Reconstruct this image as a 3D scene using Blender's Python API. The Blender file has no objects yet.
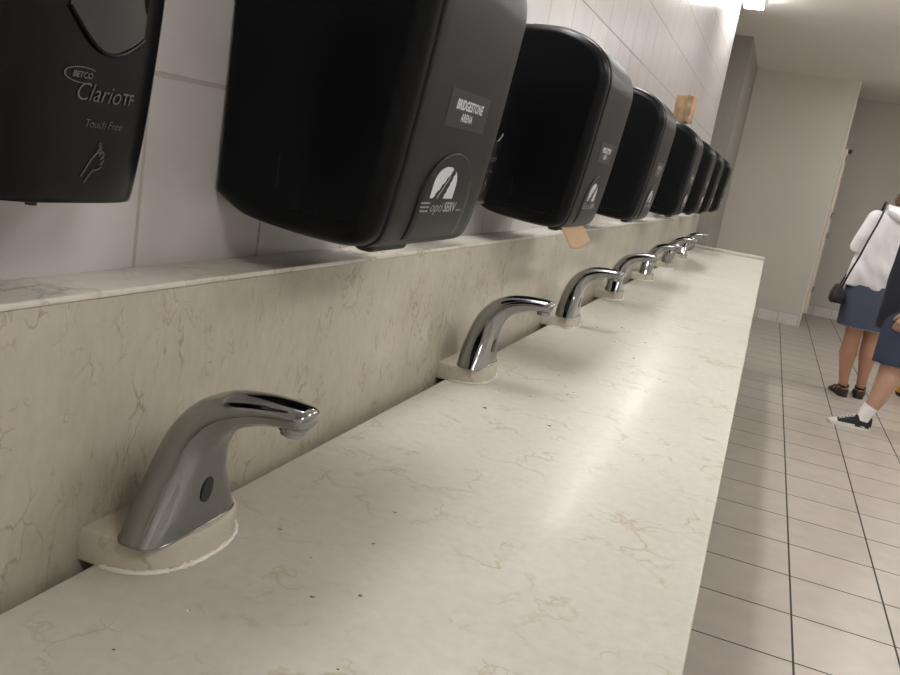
import bpy, bmesh, math, random
from mathutils import Vector, Matrix, noise as mnoise

random.seed(7)
C = bpy.context.scene.collection
S = 0.4                       # metres per survey unit (camera height above the counter)
CAMZ = 3.12 * S


def W(x, y, z):
    return Vector((x * S, y * S, CAMZ + z * S))


# ------------------------------------------------------------------ materials
def mat(name, color=(.5, .5, .5), rough=.5, metal=0.0, spec=.5, coat=0.0, noise=0.0, nscale=40.0, bump=0.0, bscale=200.0):
    m = bpy.data.materials.new(name)
    m.use_nodes = True
    nt = m.node_tree
    b = nt.nodes['Principled BSDF']
    b.inputs['Base Color'].default_value = (*color, 1)
    b.inputs['Roughness'].default_value = rough
    b.inputs['Metallic'].default_value = metal
    b.inputs['Specular IOR Level'].default_value = spec
    b.inputs['Coat Weight'].default_value = coat
    tc = nt.nodes.new('ShaderNodeTexCoord')
    if noise > 0:
        n = nt.nodes.new('ShaderNodeTexNoise')
        n.inputs['Scale'].default_value = nscale
        n.inputs['Detail'].default_value = 6
        nt.links.new(tc.outputs['Object'], n.inputs['Vector'])
        mx = nt.nodes.new('ShaderNodeMix')
        mx.data_type = 'RGBA'
        mx.inputs[6].default_value = (*[c * (1 - noise) for c in color], 1)
        mx.inputs[7].default_value = (*[min(1, c * (1 + noise)) for c in color], 1)
        nt.links.new(n.outputs['Fac'], mx.inputs[0])
        nt.links.new(mx.outputs[2], b.inputs['Base Color'])
    if bump > 0:
        n2 = nt.nodes.new('ShaderNodeTexNoise')
        n2.inputs['Scale'].default_value = bscale
        n2.inputs['Detail'].default_value = 4
        nt.links.new(tc.outputs['Object'], n2.inputs['Vector'])
        bp = nt.nodes.new('ShaderNodeBump')
        bp.inputs['Strength'].default_value = bump
        bp.inputs['Distance'].default_value = .002
        nt.links.new(n2.outputs['Fac'], bp.inputs['Height'])
        nt.links.new(bp.outputs['Normal'], b.inputs['Normal'])
    return m


def ramp(nt, src, stops):
    r = nt.nodes.new('ShaderNodeValToRGB')
    els = r.color_ramp.elements
    els[0].position, els[0].color = stops[0]
    els[1].position, els[1].color = stops[-1]
    for p, c in stops[1:-1]:
        e = els.new(p)
        e.color = c
    nt.links.new(src, r.inputs['Fac'])
    return r


def G(v):
    return (v, v, v, 1)


def marble(name, base, dark, vein, stretch=(1, 1, 1), rough=.16, amount=.75, rot=(0, 0, 0), spec=.5, cs=1., coat=0.):
    m = bpy.data.materials.new(name)
    m.use_nodes = True
    nt = m.node_tree
    L = nt.links.new
    b = nt.nodes['Principled BSDF']
    b.inputs['Specular IOR Level'].default_value = spec
    b.inputs['Coat Weight'].default_value = coat
    b.inputs['Coat Roughness'].default_value = .11
    tc = nt.nodes.new('ShaderNodeTexCoord')
    mp = nt.nodes.new('ShaderNodeMapping')
    mp.inputs['Scale'].default_value = stretch
    mp.inputs['Rotation'].default_value = rot
    L(tc.outputs['Object'], mp.inputs['Vector'])

    def nz(scale, detail, dist=0., rough_=.5):
        n = nt.nodes.new('ShaderNodeTexNoise')
        n.inputs['Scale'].default_value = scale
        n.inputs['Detail'].default_value = detail
        n.inputs['Distortion'].default_value = dist
        n.inputs['Roughness'].default_value = rough_
        L(mp.outputs[0], n.inputs['Vector'])
        return n.outputs['Fac']

    def math_(op, a, bb=None, cl=False):
        k = nt.nodes.new('ShaderNodeMath')
        k.operation = op
        k.use_clamp = cl
        for i, v in enumerate((a, bb)):
            if v is None:
                continue
            if isinstance(v, (int, float)):
                k.inputs[i].default_value = v
            else:
                L(v, k.inputs[i])
        return k.outputs[0]
    cloud = nz(5, 5, .3)
    cr = ramp(nt, cloud, [(.25, (*dark, 1)), (.72, (*base, 1))])
    # crazed veins: distorted cell borders, broken up by a mask
    wn = nt.nodes.new('ShaderNodeTexNoise')
    wn.inputs['Scale'].default_value = 16
    wn.inputs['Detail'].default_value = 6
    L(mp.outputs[0], wn.inputs['Vector'])
    ma = nt.nodes.new('ShaderNodeMix')
    ma.data_type = 'RGBA'
    ma.blend_type = 'LINEAR_LIGHT'
    ma.inputs[0].default_value = .075
    L(mp.outputs[0], ma.inputs[6])
    L(wn.outputs['Color'], ma.inputs[7])

    def cells(scale, wdt):
        vo = nt.nodes.new('ShaderNodeTexVoronoi')
        vo.feature = 'DISTANCE_TO_EDGE'
        vo.inputs['Scale'].default_value = scale
        L(ma.outputs[2], vo.inputs['Vector'])
        return ramp(nt, vo.outputs['Distance'], [(0., G(1)), (wdt * .35, G(.6)), (wdt, G(0))])
    l1 = cells(9 * cs, .045)
    mask = ramp(nt, nz(7 * cs, 5, .2), [(.50, G(0)), (.60, G(1))])
    l2 = cells(22 * cs, .07)
    mask2 = ramp(nt, nz(13 * cs, 4, .3), [(.55, G(0)), (.66, G(.8))])
    a1 = math_('MULTIPLY', l1.outputs[0], mask.outputs[0])
    a2 = math_('MULTIPLY', l2.outputs[0], mask2.outputs[0])
    tot = math_('MULTIPLY', math_('MAXIMUM', a1, a2), amount, True)
    mx = nt.nodes.new('ShaderNodeMix')
    mx.data_type = 'RGBA'
    L(tot, mx.inputs[0])
    L(cr.outputs[0], mx.inputs[6])
    mx.inputs[7].default_value = (*vein, 1)
    grain = ramp(nt, nz(70, 4, 0, .6), [(.3, G(.90)), (.7, G(1))])
    mf = nt.nodes.new('ShaderNodeMix')
    mf.data_type = 'RGBA'
    mf.blend_type = 'MULTIPLY'
    mf.inputs[0].default_value = 1
    L(mx.outputs[2], mf.inputs[6])
    L(grain.outputs[0], mf.inputs[7])
    L(mf.outputs[2], b.inputs['Base Color'])
    rr = ramp(nt, nz(18, 3), [(.3, G(rough * .92)), (.7, G(rough * 1.08))])
    L(rr.outputs[0], b.inputs['Roughness'])
    bp = nt.nodes.new('ShaderNodeBump')
    bp.inputs['Strength'].default_value = .02
    bp.inputs['Distance'].default_value = .002
    L(nz(12, 2), bp.inputs['Height'])
    L(bp.outputs[0], b.inputs['Normal'])
    return m


def tile_mat(name, axes, org, size, mortar, c1, c2, cm, rough=.3, bump=.5, soft=.3):
    """square grid tiles with grout lines; axes = the two world axes the grid runs along"""
    m = bpy.data.materials.new(name)
    m.use_nodes = True
    nt = m.node_tree
    L = nt.links.new
    b = nt.nodes['Principled BSDF']
    g = nt.nodes.new('ShaderNodeNewGeometry')
    sp = nt.nodes.new('ShaderNodeSeparateXYZ')
    L(g.outputs['Position'], sp.inputs[0])
    cb = nt.nodes.new('ShaderNodeCombineXYZ')
    for i in range(2):
        k = nt.nodes.new('ShaderNodeMath')
        k.operation = 'SUBTRACT'
        L(sp.outputs['XYZ'.index(axes[i])], k.inputs[0])
        k.inputs[1].default_value = org[i] - 40 * size[i]
        L(k.outputs[0], cb.inputs[i])
    br = nt.nodes.new('ShaderNodeTexBrick')
    br.offset = 0
    br.squash = 1
    br.inputs['Scale'].default_value = 1
    br.inputs['Brick Width'].default_value = size[0]
    br.inputs['Row Height'].default_value = size[1]
    br.inputs['Mortar Size'].default_value = mortar
    br.inputs['Mortar Smooth'].default_value = soft
    br.inputs['Color1'].default_value = (*c1, 1)
    br.inputs['Color2'].default_value = (*c2, 1)
    br.inputs['Mortar'].default_value = (*cm, 1)
    L(cb.outputs[0], br.inputs['Vector'])
    n = nt.nodes.new('ShaderNodeTexNoise')
    n.inputs['Scale'].default_value = 9
    n.inputs['Detail'].default_value = 8
    L(g.outputs['Position'], n.inputs['Vector'])
    r = ramp(nt, n.outputs['Fac'], [(.3, G(.86)), (.7, G(1.0))])
    mx = nt.nodes.new('ShaderNodeMix')
    mx.data_type = 'RGBA'
    mx.blend_type = 'MULTIPLY'
    mx.inputs[0].default_value = 1
    L(br.outputs['Color'], mx.inputs[6])
    L(r.outputs[0], mx.inputs[7])
    L(mx.outputs[2], b.inputs['Base Color'])
    rr = ramp(nt, br.outputs['Fac'], [(0., G(rough)), (1., G(.85))])
    L(rr.outputs[0], b.inputs['Roughness'])
    iv = nt.nodes.new('ShaderNodeMath')
    iv.operation = 'SUBTRACT'
    iv.inputs[0].default_value = 1
    L(br.outputs['Fac'], iv.inputs[1])
    bp = nt.nodes.new('ShaderNodeBump')
    bp.inputs['Strength'].default_value = bump
    bp.inputs['Distance'].default_value = .003
    L(iv.outputs[0], bp.inputs['Height'])
    L(bp.outputs[0], b.inputs['Normal'])
    return m


def emit(name, color, strength):
    m = bpy.data.materials.new(name)
    m.use_nodes = True
    nt = m.node_tree
    b = nt.nodes['Principled BSDF']
    b.inputs['Base Color'].default_value = (.8, .8, .8, 1)
    b.inputs['Emission Color'].default_value = (*color, 1)
    b.inputs['Emission Strength'].default_value = strength
    return m


M = {}
M['counter'] = marble('cream_marble_top', (.60, .585, .525), (.555, .535, .47), (.40, .30, .16), rough=.36, coat=.025, spec=.07, amount=.62)
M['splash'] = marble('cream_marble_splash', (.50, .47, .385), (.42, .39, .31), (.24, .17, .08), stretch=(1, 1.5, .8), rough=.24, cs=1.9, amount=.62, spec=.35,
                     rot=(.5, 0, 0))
M['ledge'] = marble('lit_marble_ledge', (.74, .72, .66), (.66, .63, .55), (.33, .24, .13), rough=.22, amount=.6)  # same marble made paler: light on the ledge top put into the colour
M['block'] = marble('cream_marble_block', (.56, .52, .43), (.48, .44, .35), (.28, .19, .1), rough=.25, amount=.5)
M['tile'] = tile_mat('glazed_block', 'YZ', (1.712 * S, CAMZ + .054 * S), (.214, .194), .0026,
                     (.60, .575, .565), (.585, .56, .55), (.46, .42, .385), rough=.28, bump=.55)
M['floor'] = tile_mat('floor_tile', 'XY', (.275 * 3.12 * S, 2.023 * 3.12 * S), (.3055, .3145), .0034,
                      (.475, .425, .375), (.45, .40, .355), (.035, .03, .025), rough=.32, bump=.4, soft=.1)
M['base'] = tile_mat('base_tile', 'XZ', (.225 * S, 0.0), (.215, .125), .0022,
                     (.70, .67, .63), (.68, .65, .61), (.25, .22, .2), rough=.3, bump=.4)
M['paint'] = mat('grey_paint', (.54, .51, .45), rough=.6, noise=.03, nscale=3, bump=.08, bscale=300)
M['greywall'] = mat('dark_grey_wall', (.30, .285, .25), rough=.6, noise=.03, nscale=3, bump=.05, bscale=300)  # one darker grey for the whole recess wall
M['paint2'] = mat('white_paint', (.66, .63, .60), rough=.6, noise=.03, nscale=3, bump=.05, bscale=300)
M['ceiling'] = mat('ceiling_paint', (.86, .835, .80), rough=.8, noise=.02, nscale=4)
M['trim'] = mat('trim_cream', (.75, .70, .62), rough=.45, noise=.05)
M['door'] = mat('door_panel', (.62, .54, .45), rough=.4, noise=.05)
M['dark'] = mat('dark_void', (.03, .028, .025), rough=.7, noise=.1)
M['chrome'] = mat('chrome', (.33, .33, .335), rough=.07, metal=1, noise=.02, nscale=20)
M['aer'] = mat('aerator_metal', (.40, .40, .39), rough=.25, metal=1, noise=.1)
M['sensor'] = mat('sensor_black', (.006, .006, .008), rough=.12, noise=.1)
M['black'] = mat('black_gloss_plastic', (.0045, .005, .006), rough=.30, spec=.16, noise=.05, bump=.05, bscale=500)
M['panel'] = mat('charcoal_matte_plastic', (.010, .010, .010), rough=.42, spec=.24, noise=.05, bump=.12, bscale=900)
M['rub'] = mat('black_rubber', (.008, .008, .008), rough=.6, noise=.1)
M['soap'] = mat('soap_black_plastic', (.006, .006, .007), rough=.24, spec=.2, noise=.05)
M['window'] = mat('smoked_window', (.012, .012, .012), rough=.06, noise=.05, coat=.6)
M['ink'] = mat('pale_print', (.62, .63, .66), rough=.5, noise=.05)
M['ink3'] = mat('silver_print', (.36, .36, .37), rough=.5, noise=.05)
M['ink2'] = mat('grey_print', (.095, .095, .10), rough=.5, noise=.05)
M['sticker'] = mat('black_sticker', (.010, .010, .011), rough=.35, noise=.05)
M['paper'] = mat('kraft_paper', (.52, .37, .23), rough=.9, noise=.12, nscale=60, bump=.4, bscale=120)
M['caulk'] = mat('white_caulk', (.75, .72, .66), rough=.3, noise=.15, nscale=120)
M['lens'] = emit('light_lens', (1, .99, .97), 23.0)
M['fill_lens'] = emit('fill_light_lens', (1, .99, .97), 11.5)  # glow of the added aisle fill panels
M['housing'] = mat('light_housing', (.6, .6, .58), rough=.4, noise=.03)
M['skin'] = mat('skin', (.47, .25, .165), rough=.5, noise=.08, nscale=14)
M['skin2'] = mat('skin_pale', (.47, .29, .21), rough=.5, noise=.08, nscale=14)
M['hoodie'] = mat('white_jersey', (.80, .775, .80), rough=.9, noise=.05, nscale=18, bump=.5, bscale=30)
M['denim'] = mat('blue_denim', (.082, .102, .150), rough=.9, noise=.25, nscale=120)
M['navy'] = mat('navy_jersey', (.010, .012, .022), rough=.85, noise=.2, nscale=60)
M['shorts'] = mat('navy_denim', (.036, .046, .082), rough=.9, noise=.3, nscale=90)
M['fray'] = mat('frayed_thread', (.55, .56, .6), rough=.9, noise=.2, nscale=200)
M['leather'] = mat('black_leather', (.010, .009, .009), rough=.45, noise=.2)
M['sandal'] = mat('dark_brown_leather', (.030, .018, .014), rough=.5, noise=.2)
M['canvas'] = mat('black_canvas', (.015, .015, .017), rough=.85, noise=.2, nscale=150)
M['rubber'] = mat('white_rubber', (.66, .64, .60), rough=.5, noise=.06)
M['sock'] = mat('white_cotton', (.80, .78, .76), rough=.95, noise=.06, nscale=80)
M['hair'] = mat('brown_hair', (.12, .06, .032), rough=.5, noise=.4, nscale=60)
M['yellow'] = mat('yellow_plastic', (.72, .40, .03), rough=.4, noise=.05)
M['water'] = mat('water', (.9, .9, .9), rough=.03, noise=.01)
M['water'].node_tree.nodes['Principled BSDF'].inputs['Transmission Weight'].default_value = 1
M['water'].node_tree.nodes['Principled BSDF'].inputs['IOR'].default_value = 1.33
M['eye'] = mat('eye_dark', (.03, .02, .015), rough=.15, noise=.1)
M['lip'] = mat('lip', (.38, .15, .12), rough=.45, noise=.05)


# ------------------------------------------------------------------ mesh helpers
class MB:
    def __init__(s):
        s.v = []
        s.f = []

    def add(s, vs, fs):
        o = len(s.v)
        s.v += [Vector(v) for v in vs]
        s.f += [tuple(i + o for i in f) for f in fs]
        return s

    def box(s, a, b):
        x0, y0, z0 = a
        x1, y1, z1 = b
        vs = [(x, y, z) for z in (z0, z1) for y in (y0, y1) for x in (x0, x1)]
        return s.add(vs, [(0, 2, 3, 1), (4, 5, 7, 6), (0, 1, 5, 4), (2, 6, 7, 3), (0, 4, 6, 2), (1, 3, 7, 5)])

    def loft(s, secs, cap=True, closed=True):
        n = len(secs[0])
        vs = [p for q in secs for p in q]
        fs = []
        for i in range(len(secs) - 1):
            for j in range(n if closed else n - 1):
                k = (j + 1) % n
                fs.append((i * n + j, i * n + k, (i + 1) * n + k, (i + 1) * n + j))
        if cap:
            fs.append(tuple(reversed(range(n))))
            fs.append(tuple((len(secs) - 1) * n + j for j in range(n)))
        return s.add(vs, fs)

    def tube(s, pts, rad, n=12, cap=True, up=None):
        pts = [Vector(p) for p in pts]
        if not isinstance(rad, (list, tuple)):
            rad = [rad] * len(pts)
        secs = []
        pu = None
        for i, p in enumerate(pts):
            t = (pts[min(i + 1, len(pts) - 1)] - pts[max(i - 1, 0)]).normalized()
            if pu is None:
                pu = Vector(up) if up else (Vector((0, 1, 0)) if abs(t.y) < .8 else Vector((0, 0, 1)))
            u = (pu - t * pu.dot(t)).normalized()
            pu = u
            w = t.cross(u)
            r = rad[i]
            a, b = r if isinstance(r, (tuple, list)) else (r, r)
            secs.append([p + u * (a * math.cos(2 * math.pi * j / n)) + w * (b * math.sin(2 * math.pi * j / n)) for j in range(n)])
        return s.loft(secs, cap)

    def limb(s, pts, rad, n=16, up=None):
        """tube with rounded ends"""
        pts = [Vector(p) for p in pts]
        rad = [r if isinstance(r, (tuple, list)) else (r, r) for r in rad]
        d0 = (pts[0] - pts[1]).normalized()
        d1 = (pts[-1] - pts[-2]).normalized()
        P, R = [], []
        for k in (.98, .85, .5):
            P.append(pts[0] + d0 * min(rad[0]) * k)
            q = math.sqrt(1 - k * k)
            R.append((rad[0][0] * q, rad[0][1] * q))
        P += pts
        R += rad
        for k in (.5, .85, .98):
            P.append(pts[-1] + d1 * min(rad[-1]) * k)
            q = math.sqrt(1 - k * k)
            R.append((rad[-1][0] * q, rad[-1][1] * q))
        return s.tube(P, R, n, True, up)

    def ball(s, c, r, n=20, m=12):
        c = Vector(c)
        r = r if isinstance(r, (tuple, list)) else (r, r, r)
        secs = []
        for i in range(m):
            ph = math.pi * (i + .12) / (m - .76) - math.pi / 2
            ph = max(-1.55, min(1.55, ph))
            secs.append([c + Vector((r[0] * math.cos(ph) * math.cos(2 * math.pi * j / n), r[1] * math.cos(ph) * math.sin(2 * math.pi * j / n), r[2] * math.sin(ph)))
                         for j in range(n)])
        return s.loft(secs)

    def mesh(s, name):
        me = bpy.data.meshes.new(name)
        me.from_pydata([tuple(v) for v in s.v], [], s.f)
        bm = bmesh.new()
        bm.from_mesh(me)
        bmesh.ops.recalc_face_normals(bm, faces=bm.faces)
        bm.to_mesh(me)
        bm.free()
        return me

    def build(s, name, m, parent=None, smooth=True, bevel=0, seg=2, angle=35, remesh=0, smoothing=0):
        me = s.mesh(name)
        if bevel or remesh:
            me = bake(me, bevel, seg, remesh, smoothing)
            me.name = name
        me.materials.clear()
        me.materials.append(m)
        for p in me.polygons:
            p.use_smooth = smooth
        if smooth and not remesh:
            me.set_sharp_from_angle(angle=math.radians(angle))
        o = bpy.data.objects.new(name, me)
        C.objects.link(o)
        if parent:
            o.parent = parent
        return o


def bake(me, bevel=0, seg=2, remesh=0, smoothing=0):
    o = bpy.data.objects.new('tmp', me)
    C.objects.link(o)
    if bevel:
        b = o.modifiers.new('b', 'BEVEL')
        b.width = bevel
        b.segments = seg
        b.limit_method = 'ANGLE'
        b.angle_limit = math.radians(40)
    if remesh:
        r = o.modifiers.new('r', 'REMESH')
        r.mode = 'VOXEL'
        r.voxel_size = remesh
        if smoothing:
            q = o.modifiers.new('s', 'SMOOTH')
            q.factor = .5
            q.iterations = smoothing
    dg = bpy.context.evaluated_depsgraph_get()
    res = bpy.data.meshes.new_from_object(o.evaluated_get(dg))
    bpy.data.objects.remove(o)
    return res


def tag(o, label=None, cat=None, group=None, kind=None):
    if label:
        o['label'] = label
    if cat:
        o['category'] = cat
    if group:
        o['group'] = group
    if kind:
        o['kind'] = kind
    return o


def thing(name, label, cat, loc, group=None):
    o = bpy.data.objects.new(name, None)
    o.empty_display_size = .05
    C.objects.link(o)
    o.location = loc
    return tag(o, label, cat, group)


def dup(root, loc, label):
    r = root.copy()
    C.objects.link(r)
    r.location = loc
    r['label'] = label

    def rec(a, b):
        for ch in list(a.children):
            c = ch.copy()
            C.objects.link(c)
            c.parent = b
            rec(ch, c)
    rec(root, r)
    return r


def text2d(s, size, shear=0., bold=0., align='CENTER', space=1.):
    cu = bpy.data.curves.new('t', 'FONT')
    cu.body = s
    cu.size = size
    cu.shear = shear
    cu.offset = bold
    cu.space_character = space
    cu.align_x = align
    cu.align_y = 'CENTER'
    cu.resolution_u = 3
    o = bpy.data.objects.new('t', cu)
    C.objects.link(o)
    dg = bpy.context.evaluated_depsgraph_get()
    me = bpy.data.meshes.new_from_object(o.evaluated_get(dg))
    vs = [(v.co.x, v.co.y) for v in me.vertices]
    fs = [tuple(p.vertices) for p in me.polygons]
    bpy.data.objects.remove(o)
    bpy.data.curves.remove(cu)
    bpy.data.meshes.remove(me)
    return vs, fs


def structure(o):
    o['kind'] = 'structure'
    return o


def interp(tab, t):
    if t <= tab[0][0]:
        return tab[0][1]
    for (a, va), (b, vb) in zip(tab, tab[1:]):
        if t <= b:
            return va + (vb - va) * (t - a) / (b - a)
    return tab[-1][1]


def smooth_path(pts, n):
    """Catmull-Rom through tuples of any length"""
    out = []
    m = len(pts)
    for i in range(m - 1):
        p0, p1, p2, p3 = pts[max(i - 1, 0)], pts[i], pts[i + 1], pts[min(i + 2, m - 1)]
        for k in range(n):
            t = k / n
            out.append(tuple(.5 * ((2 * b) + (-a + c) * t + (2 * a - 5 * b + 4 * c - d) * t * t + (-a + 3 * b - 3 * c + d) * t ** 3)
                             for a, b, c, d in zip(p0, p1, p2, p3)))
    out.append(tuple(pts[-1]))
    return out


# ------------------------------------------------------------------ the room
WX = -1.387 * S
CEIL = CAMZ + 3.46 * S
Y0, YT, YP, YQ, YR = -1.6, 7.0, 8.38, 10.28, 11.74
XR = 2.7
XL = -1.9


def wall(name, a, b, m):
    return structure(MB().box(a, b).build(name, m, smooth=False))


wall('floor', (XL - .2, Y0 - .2, -.1), (XR + .2, YR + .2, 0), M['floor'])
wall('ceiling', (XL - .2, Y0 - .2, CEIL), (XR + .2, YR + .2, CEIL + .1), M['ceiling'])
wall('wall_left', (WX - .2, Y0, 0), (WX, YT, CEIL), M['tile'])
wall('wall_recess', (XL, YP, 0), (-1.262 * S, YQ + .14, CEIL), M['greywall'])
wall('wall_partition', (-1.262 * S, YQ, 0), (1.35 * S, YQ + .14, CEIL), M['paint'])
wall('wall_far', (-1.262 * S, YR, 0), (XR, YR + .15, CEIL), M['paint'])
wall('wall_right', (XR, Y0, 0), (XR + .15, YR + .15, CEIL), M['paint2'])
wall('wall_back', (WX, Y0 - .15, 0), (XR, Y0, CEIL), M['paint2'])
wall('wall_passage', (XL - .15, Y0, 0), (XL, YR, CEIL), M['paint'])
wall('baseboard_partition', (-1.262 * S, YQ - .012, 0), (1.35 * S + .006, YQ, .125), M['base'])
wall('baseboard_far', (-1.262 * S, YR - .012, 0), (XR, YR, .125), M['base'])
wall('trim_1', (1.35 * S - .006, YQ - .006, .125), (1.35 * S + .006, YQ + .146, CEIL), M['trim'])

d = wall('door_1', (1.395 * S, YQ + .16, .15), (1.395 * S + .036, YQ + .95, CAMZ + 1.76 * S), M['door'])
for z in (.42, 1.02, 1.24, 1.86):
    MB().tube([(1.395 * S + .042, YQ + .155, z - .03), (1.395 * S + .042, YQ + .155, z + .03)], .011, 10).build('hinge', M['aer'], d)
MB().box((1.395 * S + .036, YQ + .16, CAMZ + 1.66 * S), (1.395 * S + .075, YQ + .24, CAMZ + 1.76 * S)).build('closer_bracket', M['dark'], d, False)


# ------------------------------------------------------------------ counter and splash
CT = CAMZ - 1.0 * S            # counter top height
CX0, CX1 = -1.192 * S, .045 * S
BX = -1.235 * S
CY0, CY1 = -1.2, 16.85 * S
ct = thing('washroom_counter', 'long cream marble counter top with faucets along its back edge', 'counter', (0, 0, CT))
MB().box((CX0, CY0, -.035), (CX1, CY1, 0)).build('counter_slab', M['counter'], ct, bevel=.003)
MB().box((CX1 - .03, CY0, -.15), (CX1, CY1, -.035)).build('front_apron', M['counter'], ct, bevel=.002)
tag(MB().box((CX0, CY1 - .025, CT), (CX1, CY1, CT + .024)).build('marble_curb', M['counter'], bevel=.003), 'low marble strip across the far end of the counter', 'counter edge strip')
tr = MB().box((BX + .001, CY0, -.16), (CX0 + .06, CY1, -.145)).box((CX0 + .05, CY0, -.145), (CX0 + .06, CY1, -.035))
for yy in (-.8, 1.6, 4.0, 6.4):
    MB().box((BX + .05, yy, -CT), (BX + .30, yy + .05, -.16)).box((BX + .20, yy, -.16), (BX + .28, yy + .05, -.035)).build('support_bracket', M['housing'], ct, False)
tr.build('drain_trough', M['dark'], ct, False)

BT = CAMZ - .40 * S
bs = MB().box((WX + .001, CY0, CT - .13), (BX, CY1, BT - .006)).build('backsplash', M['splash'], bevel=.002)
MB().box((WX + .001, CY0, BT - .006), (BX + .0015, CY1, BT)).build('lit_ledge_top', M['ledge'], bs, bevel=.0015)  # thin top strip that carries the painted-in brightness of the lit ledge
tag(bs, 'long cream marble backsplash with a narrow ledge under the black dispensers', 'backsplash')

# ------------------------------------------------------------------ faucet blocks
FY = [1.597, 3.775, 5.68, 7.49, 9.5, 11.46, 13.4]
BYO = .035      # block centre beyond the faucet centre


def block_outline(off=0.0, n=40):
    pts = []
    for i in range(n + 1):
        t = -math.pi / 2 + math.pi * i / n
        s_, c_ = math.sin(t), max(0, math.cos(t))
        y = (.201 + off) * math.copysign(abs(s_) ** .84, s_)
        x = (.206 + off) * c_ ** .62
        pts.append((x * S, y * S))
    return pts


def make_block(label):
    t = thing('faucet_block', label, 'faucet base', W(-1.235, FY[0] + BYO, -1.0), 'marble blocks under the faucets')
    H = .072 * S
    secs = []
    for z, o in ((0, 0), (H * .85, 0), (H * .97, -.004), (H, -.010)):
        secs.append([(x, y, z) for x, y in block_outline(o)])
    MB().loft(secs).build('stone_block', M['block'], t, angle=30)
    mb = MB()
    pts = block_outline(.004, 90)
    rs = []
    P = []
    for i, (x, y) in enumerate(pts):
        if x < (CX0 - BX) + .004:
            continue
        P.append((x, y, .001))
        rs.append(.0022 + .0022 * mnoise.noise((i * .37, 3.1, 0)) + .0016 * mnoise.noise((i * 1.1, 0, 1)))
    mb.tube(P, [max(.0009, r) for r in rs], 8)
    mb.build('caulk_bead', M['caulk'], t)
    return t


ORD = ['nearest', 'second nearest', 'third nearest', 'middle, fourth nearest', 'third from the far end', 'second from the far end', 'farthest']
b0 = make_block('nearest cream marble block, under the large chrome faucet in front')
for i in range(1, 7):
    dup(b0, W(-1.235, FY[i] + BYO, -1.0), ['', 'second nearest cream marble block, under the second chrome faucet',
        'third nearest cream marble block, under the third chrome faucet', 'fourth nearest cream marble block, midway along the counter back',
        'fifth nearest cream marble block, under the fifth chrome faucet', 'second from last cream marble block at the counter back',
        'farthest cream marble block, next to the counter end'][i])


# ------------------------------------------------------------------ faucets
def make_faucet(label):
    # (x, z, half width, half thickness, front squareness) along the centre line
    key = [(-1.112, -.930, .170, .068, 4.5), (-1.111, -.890, .150, .067, 4.5), (-1.107, -.84, .122, .065, 4.2), (-1.098, -.785, .097, .063, 3.8),
           (-1.078, -.72, .080, .058, 3.2), (-1.042, -.668, .070, .052, 2.8), (-.990, -.632, .062, .043, 2.6), (-.928, -.613, .056, .035, 2.6),
           (-.870, -.605, .051, .030, 2.6), (-.828, -.605, .047, .028, 2.5), (-.808, -.607, .041, .025, 2.3), (-.799, -.609, .026, .016, 2.2)]
    path = smooth_path(key, 5)
    t = thing('water_faucet', label, 'faucet', W(-1.112, FY[0], -.928), 'chrome sensor faucets along the counter')
    ox, oz = -1.112, -.930
    N = 44
    secs = []
    for i, (x, z, w, th, ex) in enumerate(path):
        a, b = path[max(i - 1, 0)], path[min(i + 1, len(path) - 1)]
        tx, tz = b[0] - a[0], b[1] - a[1]
        l = math.hypot(tx, tz)
        tx, tz = tx / l, tz / l
        if i == 0:
            tx, tz = 0, 1
        q = []
        for j in range(N):
            an = 2 * math.pi * j / N
            c, s_ = math.cos(an), math.sin(an)
            n_ = ex if c > 0 else 2.1
            k = (abs(c) ** n_ + abs(s_) ** n_) ** (-1 / n_)
            f, y = c * k * th, s_ * k * w
            q.append(((x - ox + tz * f) * S, y * S, (z - oz - tx * f) * S))
        secs.append(q)
    MB().loft(secs).build('spout_body', M['chrome'], t, angle=60)
    a = Vector(((-.840 - ox) * S, 0, (-.612 - oz) * S))
    dn = Vector((-.10, 0, -1)).normalized()
    MB().tube([a, a + dn * .0105], [.0140, .0132], 28).build('aerator_collar', M['chrome'], t)
    MB().tube([a + dn * .010, a + dn * .0145], [.0112, .0108], 28).build('aerator', M['aer'], t)
    # sensor eye on the front face
    zc = -.836
    mb = MB()
    cx = interp([(p[1], p[0] + p[3]) for p in key[:5]], zc)
    for r0, r1, dx in ((.0085, .0125, .0005),):
        n = 26
        ring = []
        for j in range(n):
            an = 2 * math.pi * j / n
            z = zc + r1 / S * math.sin(an)
            xx = interp([(p[1], p[0] + p[3]) for p in key[:5]], z)
            ring.append(((xx - ox) * S, .002 + r0 * math.cos(an), (z - oz) * S))
        mb.loft([[(x - .004, y, z) for x, y, z in ring], [(x + .0008, y, z) for x, y, z in ring]])
    mb.build('sensor_eye', M['sensor'], t)
    # thin gasket where the body meets the block
    g = []
    for j in range(60):
        an = 2 * math.pi * j / 60
        c, s_ = math.cos(an), math.sin(an)
        n_ = 4.5 if c > 0 else 2.1
        k = (abs(c) ** n_ + abs(s_) ** n_) ** (-1 / n_)
        g.append((c * k * .0695 * S, s_ * k * .1715 * S))
    MB().loft([[(x, y, -.0006) for x, y in g], [(x, y, .0007) for x, y in g]]).build('base_gasket', M['aer'], t)
    return t


f0 = make_faucet('nearest chrome faucet, large in front with its round black sensor showing')
FL = ['', 'second nearest chrome faucet, standing alone between the first and the receding cluster', 'third nearest chrome faucet, first of the receding cluster',
      'fourth nearest chrome faucet, midway along the counter', 'fifth nearest chrome faucet along the counter',
      'second from last chrome faucet along the counter', 'last and farthest chrome faucet, by the counter end']
for i in range(1, 7):
    dup(f0, W(-1.112, FY[i], -.928), FL[i])

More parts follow.
